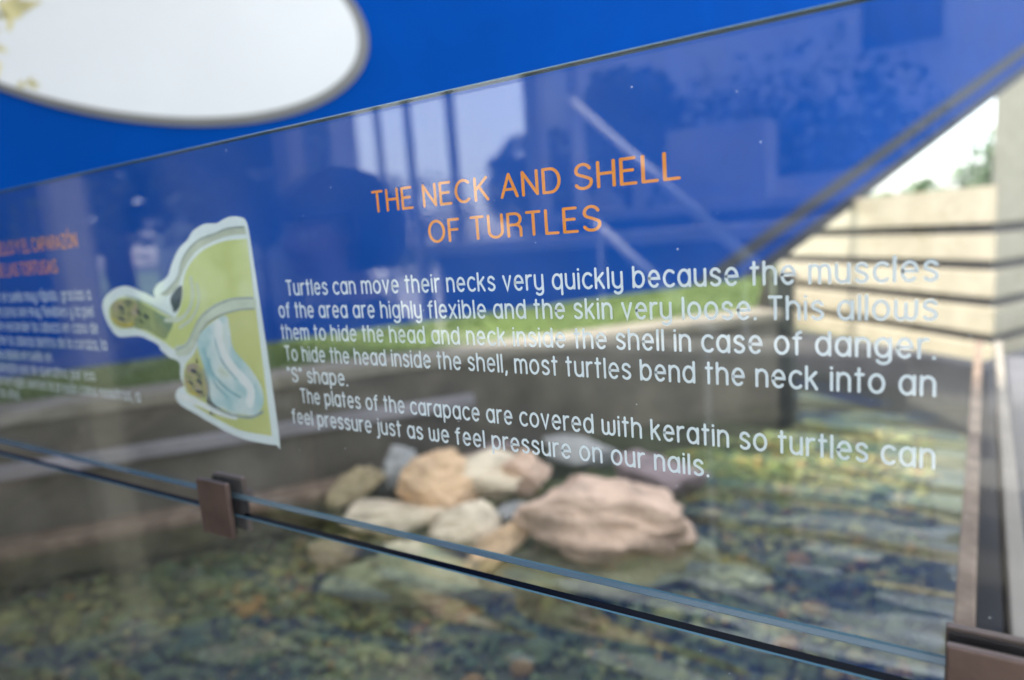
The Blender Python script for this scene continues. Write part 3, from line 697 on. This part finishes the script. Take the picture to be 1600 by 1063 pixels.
ROCKS = [
 (925, 812, 275, 125, PINK, WZ+.06, 'large flat pinkish rock, biggest of the heap in the pond', 11, .8, -.12),
 (1025, 748, 130, 80, MAUVE, WZ+.03, 'mauve grey rock behind the large flat pink rock', 12, .8, -.2),
 (690, 758, 115, 108, ORANGE, WZ+.10, 'orange beige knobbly rock in the middle of the heap', 13, .8, .1),
 (818, 742, 75, 88, PINK, WZ+.10, 'small upright pink rock between the orange rock and the large flat one', 14, .8, .1),
 (752, 738, 150, 78, CREAM, WZ+.12, 'pale cream rock bridging the orange rock and the upright pink one', 15, .8, -.05),
 (622, 738, 68, 84, GREYR, WZ+.08, 'grey round rock at the left rear of the heap', 16, .8, .2),
 (545, 768, 110, 55, TANR, WZ+.04, 'long tan rock slanting at the left end of the heap', 17, .6, .45),
 (612, 806, 165, 62, CREAM, WZ+.03, 'flat cream rock at the left front of the heap, against the glass seam', 18, .8, -.08),
 (730, 822, 118, 66, CREAM, WZ+.03, 'small cream rock in front of the orange rock', 19, .8, .2),
 (782, 850, 150, 60, ORANGE, WZ+.02, 'long peach rock at the front of the heap, slanting up to the right', 20, .6, .5),
 (800, 800, 62, 42, GREYR, WZ+.05, 'small lilac grey rock wedged beside the large flat pink rock', 21, .8, 0),
 (905, 708, 105, 50, GREYR, WZ+.05, 'pale grey rock at the back behind the upright pink rock', 22, .8, -.1),
 (665, 905, 290, 110, MOSS, FZ+.06, 'wide greenish rock under water in front of the heap', 23, .8, -.05),
 (850, 905, 200, 75, MOSS, FZ+.05, 'greenish rock under water below the long peach rock', 24, .8, -.1),
 (985, 893, 215, 95, MOSS, FZ+.06, 'greenish rock under water below the large flat pink rock', 25, .8, 0),
 (1068, 862, 140, 95, MOSS, FZ+.06, 'brownish rock under water at the right end of the heap', 26, .8, -.3),
 (522, 868, 76, 58, PINK, FZ+.05, 'small pinkish rock under water at the left of the heap', 27, .8, 0),
 (1150, 905, 110, 60, MOSS, FZ+.03, 'half buried greenish rock to the right of the heap', 28, .8, 0),
 (683, 606, 30, 46, CREAM, WZ+.16, 'small pale upright stone at the back behind the heap', 29, .8, .1),
 (585, 700, 120, 60, MAUVE, WZ+.02, 'dark mauve rock behind the grey round one', 30, .8, -.1),
 (760, 690, 150, 70, MAUVE, WZ+.03, 'dark mauve rock behind the pale cream one', 31, .8, .1),
]
for t in ROCKS: rock(*t)
# purple water plant on the rocks
pc = on_z(843, 806, WZ+.1); pl = empty('water_plant', pc); tag(pl, 'small purple plant growing between the rocks', 'plant')
r = random.Random(7); V = []; Fc = []
for i in range(46):
    a_ = r.uniform(0, 6.28); e_ = r.uniform(.2, 1.4); L_ = r.uniform(.02, .05)
    d = Vector((math.cos(a_)*math.cos(e_), math.sin(a_)*math.cos(e_), math.sin(e_))); s_ = d.orthogonal().normalized()*.009
    s0 = len(V); V += [pc, pc+d*L_*.5+s_, pc+d*L_, pc+d*L_*.5-s_]; Fc.append((s0, s0+1, s0+2, s0+3))
mesh_obj('leaf', V, Fc, simple('purple_leaf', (.10, .025, .055), .5, 0, .4, .3, 60), pl)
bm = bmesh.new(); tube_bm(bm, [pc, pc+Vector((.005, 0, -.09))], .005); bm_obj('stem', bm, BARK, pl)
# driftwood
dw0 = on_z(560, 640, WZ+.06); dw1 = on_z(735, 660, WZ+.03)
bm = bmesh.new(); tube_bm(bm, [dw0, dw0.lerp(dw1, .3)+Vector((0, 0, .05)), dw0.lerp(dw1, .7)+Vector((0, 0, .02)), dw1], [.03, .035, .03, .015]); tag(bm_obj('driftwood', bm, BARK, None, True), 'dark brown driftwood branch lying behind the rocks', 'driftwood')

# ------------------------------------------------------------------ vegetation
def leaves(c, rad, n, size, seed, squash=(1, 1, 1)):
    r = random.Random(seed); V = []; Fc = []; off = Vector((r.uniform(0, 99),)*3)
    while len(Fc) < n:
        p = Vector((r.gauss(0, 1), r.gauss(0, 1), r.gauss(0, 1))).normalized()*(r.random()**.45)
        q = p*rad
        if noise.noise(q*(2.4/rad)+off) < -.08: continue
        q = Vector((q.x*squash[0], q.y*squash[1], q.z*squash[2]))*(1+.25*noise.noise(p*2+off))
        a = Vector((r.gauss(0, 1), r.gauss(0, 1), r.gauss(0, .6))).normalized(); b_ = a.orthogonal().normalized(); s = size*r.uniform(.6, 1.3)
        s0 = len(V); V += [c+q-a*s, c+q+b_*s*.45, c+q+a*s, c+q-b_*s*.45]; Fc.append((s0, s0+1, s0+2, s0+3))
    return V, Fc
def tree(name, base, h, rad, n, size, seed, label, cat, group, squash=(1, 1, .9)):
    e = empty(name, base); tag(e, label, cat, group)
    c = base+Vector((0, 0, h-rad*squash[2])); V, Fc = leaves(c, rad, n, size, seed, squash)
    mesh_obj('crown', V, Fc, LEAF, e)
    r = random.Random(seed); bm = bmesh.new(); k = max(.02, h*.02)
    tube_bm(bm, [base-Vector((0, 0, .05)), base.lerp(c, .5)+Vector((r.gauss(0, .02)*h, 0, 0)), c+Vector((0, 0, rad*.3))], [k*1.3, k, k*.4])
    for i in range(5):
        a_ = i*1.3+r.random(); s0 = base.lerp(c, r.uniform(.55, .95))
        tube_bm(bm, [s0, s0+Vector((math.cos(a_), math.sin(a_), .7))*rad*.6], [k*.5, k*.15], 6)
    bm_obj('trunk', bm, BARK, e, True); return e
def ground_at(px, r_, z=0):
    p = at_r(px, 340, r_); return Vector((p.x, p.y, z))
tree('tree', ground_at(1582, 22), 3.55, 1.35, 2600, .10, 5, 'leafy green tree just left of the tall beige block', 'tree', None)
tree('tree', ground_at(1440, 24), 2.3, .7, 900, .12, 6, 'distant green tree low above the coursed wall', 'tree', None)
tree('tree', ground_at(1370, 26), 2.1, .7, 900, .12, 8, 'distant tree hidden partly by the slanted board edge', 'tree', None)

# ------------------------------------------------------------------ the place behind the camera (seen mirrored in the glass)
def R(px, py, vd): return mir(at_y(px, py, vd))         # vd: virtual distance from the eye across the glass
def wall_quad(name, px0, px1, ytop, vd0, vd1, thick, m, label, cat, zb=.0, parent=None):
    a = R(px0, ytop, vd0); b = R(px1, ytop, vd1); zt = (a.z+b.z)/2; a.z = zb; b.z = zb
    d = (b-a); n_ = Vector((d.y, -d.x, 0)).normalized()
    if n_.y > 0: n_ = -n_
    o = box(name, a, d, n_*thick, (0, 0, zt-zb), m, parent)
    if label: tag(o, label, cat)
    return o
# long building with a dark window, far behind
fc = empty('building', R(1300, 340, 9.5)*1); fc.location.z = 0; tag(fc, 'grey building with a dark window mirrored at the top right of the glass', 'building')
p0 = R(860, 340, 9.6); p1 = R(1900, 340, 9.6)
box('wall', (p0.x, p0.y-.4, .0), (p1.x-p0.x, 0, 0), (0, .4, 0), (0, 0, 5.6), PLASTER, fc)
w0 = R(1345, 80, 9.5); w1 = R(1478, -130, 9.5)
wf = box('window', (w0.x, p0.y+.003, w0.z), (w1.x-w0.x, 0, 0), (0, .02, 0), (0, 0, w1.z-w0.z), GLASSDK, fc)
bm = bmesh.new()
box_bm(bm, (w0.x-.06, p0.y+.003, w0.z-.07), (w1.x-w0.x+.12, 0, 0), (0, .05, 0), (0, 0, .07))
fr = bm_obj('window_sill', bm, GREYPOST); fr.parent = wf
# left building
p0 = R(235, 340, 5.2); p1 = R(528, 340, 5.2)
lb = empty('building', Vector((p0.x, p0.y, 0))); tag(lb, 'low grey building mirrored left of the heading', 'building')
zt = R(380, 205, 5.2).z
box('wall', (p0.x, p0.y-.4, 0), (p1.x-p0.x, 0, 0), (0, .4, 0), (0, 0, 4.2), PLASTER, lb)
box('roof_slab', (p0.x-.2, p0.y-.6, 4.2), (p1.x-p0.x+.4, 0, 0), (0, .8, 0), (0, 0, .15), GREYPOST, lb)
# low concrete blocks and benches
for px0, px1, yt, vd, lab in ((1040, 1195, 195, 5.0, 'tall grey concrete block mirrored right of the word SHELL'), (1197, 1420, 268, 5.6, 'lower grey concrete block mirrored left of the slanted board edge')):
    wall_quad('concrete_block', px0, px1, yt, vd, vd, .4, CONC, lab, 'block')
for px0, px1, yt, vd, lab in ((840, 1400, 338, 4.2, 'long concrete bench, upper one mirrored below the heading'), (650, 1400, 386, 3.4, 'long concrete bench, second one down mirrored above the body text'), (520, 1420, 535, 2.5, 'long concrete bench, lowest one mirrored across the body text')):
    a_ = R(px0, yt, vd); b_ = R(px1, yt, vd)
    e = empty('bench', Vector((a_.x, a_.y, .034))); tag(e, lab, 'bench')
    box('seat_slab', (a_.x, a_.y-.4, a_.z-.07), (b_.x-a_.x, 0, 0), (0, .4, 0), (0, 0, .07), CONC, e, .01)
    box('plinth', (a_.x+.1, a_.y-.36, .034), (b_.x-a_.x-.2, 0, 0), (0, .28, 0), (0, 0, a_.z-.104), simple('dark_plinth', (.11, .105, .11), .9, 0, .2, .15), e)
# hedge
h0 = R(1045, 112, 7.6); h1 = R(1430, 130, 7.6)
he = empty('hedge', Vector(((h0.x+h1.x)/2, h0.y, 0))); tag(he, 'row of clipped green shrubs mirrored along the top right of the glass', 'hedge')
V = []; Fc = []
for i in range(9):
    x = h0.x+(h1.x-h0.x)*(i+.5)/9; hz = h0.z-.15+.18*math.sin(i*2.3)
    v, f = leaves(Vector((x, h0.y-.3, hz*.52)), .52, 1100, .06, 40+i, (1.0, 1.0, hz*.5/.52)); s0 = len(V); V += v; Fc += [tuple(q+s0 for q in g_) for g_ in f]
mesh_obj('foliage', V, Fc, LEAF, he)
bm = bmesh.new()
for i in range(9):
    x = h0.x+(h1.x-h0.x)*(i+.5)/9; tube_bm(bm, [(x, h0.y-.3, 0), (x, h0.y-.3, h0.z*.7)], [.03, .015], 6)
bm_obj('stem', bm, BARK, he)
# trees mirrored at the left, and shrubs
for px, vd, h, rad, n, lab in ((50, 2.5, 5.2, 2.0, 12000, 'dark leafy tree mirrored at the far left of the glass'), (175, 3.0, 5.4, 2.0, 12000, 'dark leafy tree mirrored between the Spanish heading and the turtle picture'), (840, 8.6, 2.95, .8, 2200, 'dark tree mirrored above the word AND'), (985, 8.0, 3.4, .7, 2000, 'dark tree mirrored above the word SHELL')):
    p = R(px, 340, vd); p.z = .03; tree('tree', p, h, rad, n, .09, int(px), lab, 'tree', None)
for px, yt, vd, rad, lab in ((340, 262, 4.6, .42, 'round green shrub, left of two mirrored above the turtle picture'), (400, 285, 4.6, .34, 'round green shrub, right of two mirrored above the turtle picture'), (650, 268, 7.0, .75, 'wide low green shrub mirrored above the word NECK')):
    p = R(px, yt, vd); zt = p.z; p.z = .03
    tree('shrub', p, zt, rad, 1500, .05, int(px)+1, lab, 'shrub', None, (1, 1, 1))
# thin posts of an open fence against the sky
for i, (px, wd) in enumerate(((603, .07), (650, .075), (716, .085), (560, .08))):
    p = R(px, 340, 6.2)
    tag(box('fence_post', (p.x-wd/2, p.y-wd/2, .03), (wd, 0, 0), (0, wd, 0), (0, 0, 3.6), GREYPOST, None, .008), ['thin grey post mirrored left of the letter N', 'thin grey post mirrored above the word NECK', 'thick grey post mirrored right of the word NECK', 'thin grey post mirrored above the word THE'][i], 'post', 'posts of the open fence')
# stone posts
for i, (px, wd, vd, m, lab) in enumerate(((100, .11, 1.25, TANPOST, 'tan stone post mirrored at the far left of the pond'), (462, .11, 2.3, TANPOST, 'tan stone post mirrored left of the body text'), (846, .13, 4.6, CONC, 'grey post mirrored through the word AND'), (908, .09, 4.6, CONC, 'slim grey post mirrored left of the word SHELL'))):
    p = R(px, 340, vd)
    e = empty('stone_post', Vector((p.x, p.y, .034))); tag(e, lab, 'post')
    box('shaft', (p.x-wd/2, p.y-wd/2, .034), (wd, 0, 0), (0, wd, 0), (0, 0, 2.9), m, e, .008)
    box('base', (p.x-wd*.75, p.y-wd*.75, .034), (wd*1.5, 0, 0), (0, wd*1.5, 0), (0, 0, .12), m, e, .008)
# steel handrails
for (xa, ya, va), (xb, yb, vb), lab in (((890, 155, 4.4), (1182, 418, 2.6), 'steel handrail, upper of two mirrored slanting over the heading'), ((930, 350, 3.2), (1112, 522, 2.3), 'steel handrail, lower of two mirrored slanting over the body text')):
    pa = R(xa, ya, va); pb = R(xb, yb, vb)
    e = empty('handrail', Vector((pb.x, pb.y, .034))); tag(e, lab, 'handrail')
    bm = bmesh.new(); tube_bm(bm, [pa, pb], .024, 12); bm_obj('rail', bm, STEEL, e, True)
    for q in (pa.lerp(pb, .04), pa.lerp(pb, .96)):
        bm = bmesh.new(); tube_bm(bm, [Vector((q.x, q.y, .034)), q], .012, 10); bm_obj('upright', bm, STEEL, e, True)

# unseen roof added to cut the skylight on pond, panel and visitors' side
SOFFIT = simple('grey_soffit', (.16, .155, .15), .8, 0, .3, .1)
cn = empty('added_canopy', (-1.4, .3, 4.9)); tag(cn, 'flat pale roof added out of view to cut the skylight over the pond and the glass', 'added_canopy')
box('roof_slab', (-9.2, -3.4, 4.9), (11.2, 0, 0), (0, 3.95, 0), (0, 0, .18), SOFFIT, cn, .01)
bm = bmesh.new(); box_bm(bm, (-9.3, -3.5, 4.82), (11.4, 0, 0), (0, .1, 0), (0, 0, .3)); bm_obj('fascia', bm, GREYPOST, cn)
for x, y in ((-9.0, -3.2), (1.8, -3.2), (1.8, .35)):
    box('column', (x-.08, y-.08, .034), (.16, 0, 0), (0, .16, 0), (0, 0, 4.866), GREYPOST, cn, .006)

# ------------------------------------------------------------------ a visitor beside the camera, mirrored in the glass
def person(loc, rz, hgt):
    k = hgt/1.66; e = empty('person', loc); e.rotation_euler = (0, 0, 0)
    tag(e, 'visitor with dark bushy hair and navy shirt standing close to the glass', 'person')
    P = []; E_ = []; RR = []
    def nd(p, r, par=None):
        P.append(Vector(p)*k); RR.append(r*k); i = len(P)-1
        if par is not None: E_.append((par, i))
        return i
    pel = nd((0, 0, .90), .125); sp_ = nd((0, -.01, 1.06), .115, pel); ch = nd((0, -.01, 1.26), .135, sp_)
    nb = nd((0, -.015, 1.40), .062, ch); nk = nd((0, .0, 1.46), .052, nb); jaw = nd((0, .025, 1.50), .064, nk); hd = nd((0, .012, 1.57), .085, jaw); tp_ = nd((0, 0, 1.615), .062, hd)
    nd((0, .112, 1.535), .012, hd)
    for s in (1, -1):
        hp = nd((s*.095, 0, .84), .095, pel); kn = nd((s*.11, .015, .47), .06, hp); an = nd((s*.115, -.01, .09), .042, kn); hl = nd((s*.118, .05, .045), .04, an); nd((s*.13, .16, .032), .034, hl)
        sh = nd((s*.175, -.01, 1.35), .062, ch); el = nd((s*.235, -.03, 1.08), .043, sh); wr = nd((s*.235, .05, .845), .028, el); pm_ = nd((s*.232, .068, .785), .033, wr)
        for j, (dy, ln) in enumerate(((.030, .070), (.010, .082), (-.010, .076), (-.028, .058))):
            a1 = nd((s*.230, .072+dy, .752), .0092, pm_); a2 = nd((s*.224, .078+dy, .752-ln*.55), .0085, a1); nd((s*.213, .082+dy, .752-ln), .0075, a2)
        t1 = nd((s*.222, .108, .80), .011, pm_); nd((s*.212, .122, .765), .009, t1)
    me = bpy.data.meshes.new('body'); me.from_pydata([tuple(p) for p in P], E_, []); o = bpy.data.objects.new('body', me); COL.objects.link(o)
    md = o.modifiers.new('skin', 'SKIN'); md.use_smooth_shade = True; md.use_x_symmetry = False
    for i, v in enumerate(me.skin_vertices[0].data): v.radius = (RR[i], RR[i]*(.72 if i in (sp_, ch, pel) else 1)); v.use_root = (i == pel)
    ss = o.modifiers.new('sub', 'SUBSURF'); ss.levels = 2; ss.render_levels = 2
    dg = bpy.context.evaluated_depsgraph_get(); m2 = bpy.data.meshes.new_from_object(o.evaluated_get(dg)); bpy.data.objects.remove(o)
    rot = Matrix.Translation(Vector(loc)) @ Matrix.Rotation(rz, 4, 'Z')
    SKIN = simple('skin', (.42, .25, .17), .55, 0, .4, .06); NAVY = simple('navy_cloth', (.012, .016, .035), .85, 0, .2, .2, 30, .2, 120); DK = simple('dark_trousers', (.03, .03, .035), .9, 0, .2, .2); SHOE = simple('shoe_leather', (.04, .03, .025), .6, 0, .4, .1); HAIR = simple('dark_hair', (.015, .011, .009), .6, 0, .4, .3, 60)
    V0 = [v.co.copy() for v in m2.vertices]; N0 = [v.normal.copy() for v in m2.vertices]; F0 = [tuple(p.vertices) for p in m2.polygons]
    mesh_obj('body', [rot@v for v in V0], F0, SKIN, e, True)
    def shell(nm, cond, off, m):
        fs = [f for f in F0 if cond(sum((V0[i] for i in f), Vector())/len(f)/k)]
        ids = sorted({i for f in fs for i in f}); mp = {i: j for j, i in enumerate(ids)}
        mesh_obj(nm, [rot@(V0[i]+N0[i]*off) for i in ids], [tuple(mp[i] for i in f) for f in fs], m, e, True)
    shell('shirt', lambda c: (.86 < c.z < 1.43 and abs(c.x) < .165) or (c.z > 1.13 and c.z < 1.43), .012, NAVY)
    shell('trousers', lambda c: .10 < c.z < .92 and abs(c.x) < .195, .010, DK)
    for s in (1, -1): shell('shoe', lambda c: c.z <= .105 and c.x*s > 0, .006, SHOE)
    bm = bmesh.new(); bmesh.ops.create_icosphere(bm, subdivisions=5, radius=1)
    for v in bm.verts:
        c = v.co.copy(); q = 1+.07*noise.noise(c*3)+.05*noise.noise(c*9)+.03*noise.noise(Vector((c.x*26, c.y*26, c.z*7)))
        v.co = Vector((c.x*.118, c.y*.125, c.z*.118))*q
    bmesh.ops.delete(bm, geom=[v for v in bm.verts if v.co.y > .048 and v.co.z < .028 or v.co.z < -.075], context='VERTS')
    bmesh.ops.transform(bm, matrix=rot@Matrix.Translation(Vector((0, -.004, 1.565))*k), verts=bm.verts); bm_obj('hair', bm, HAIR, e, True)
    for s in (1, -1):
        bm = bmesh.new(); bmesh.ops.create_uvsphere(bm, u_segments=12, v_segments=8, radius=.011); bmesh.ops.transform(bm, matrix=rot@Matrix.Translation(Vector((s*.032, .082, 1.56))*k), verts=bm.verts); bm_obj('eye', bm, simple('eye_white', (.6, .6, .58), .2, 0, .5, .05), e, True)
        bm = bmesh.new(); bmesh.ops.create_uvsphere(bm, u_segments=12, v_segments=8, radius=1); bmesh.ops.transform(bm, matrix=rot@Matrix.Translation(Vector((s*.088, .0, 1.55))*k)@Matrix.Diagonal((.01, .02, .032, 1)), verts=bm.verts); bm_obj('ear', bm, SKIN, e, True)
    bm = bmesh.new(); bmesh.ops.create_uvsphere(bm, u_segments=12, v_segments=8, radius=1); bmesh.ops.transform(bm, matrix=rot@Matrix.Translation(Vector((0, .083, 1.497))*k)@Matrix.Diagonal((.022, .008, .006, 1)), verts=bm.verts); bm_obj('mouth', bm, simple('lips', (.30, .12, .10), .5, 0, .4, .05), e, True)
pp = R(530, 388, .92); pp.z = .034
print('person', pp); person(pp, .25, 1.64)
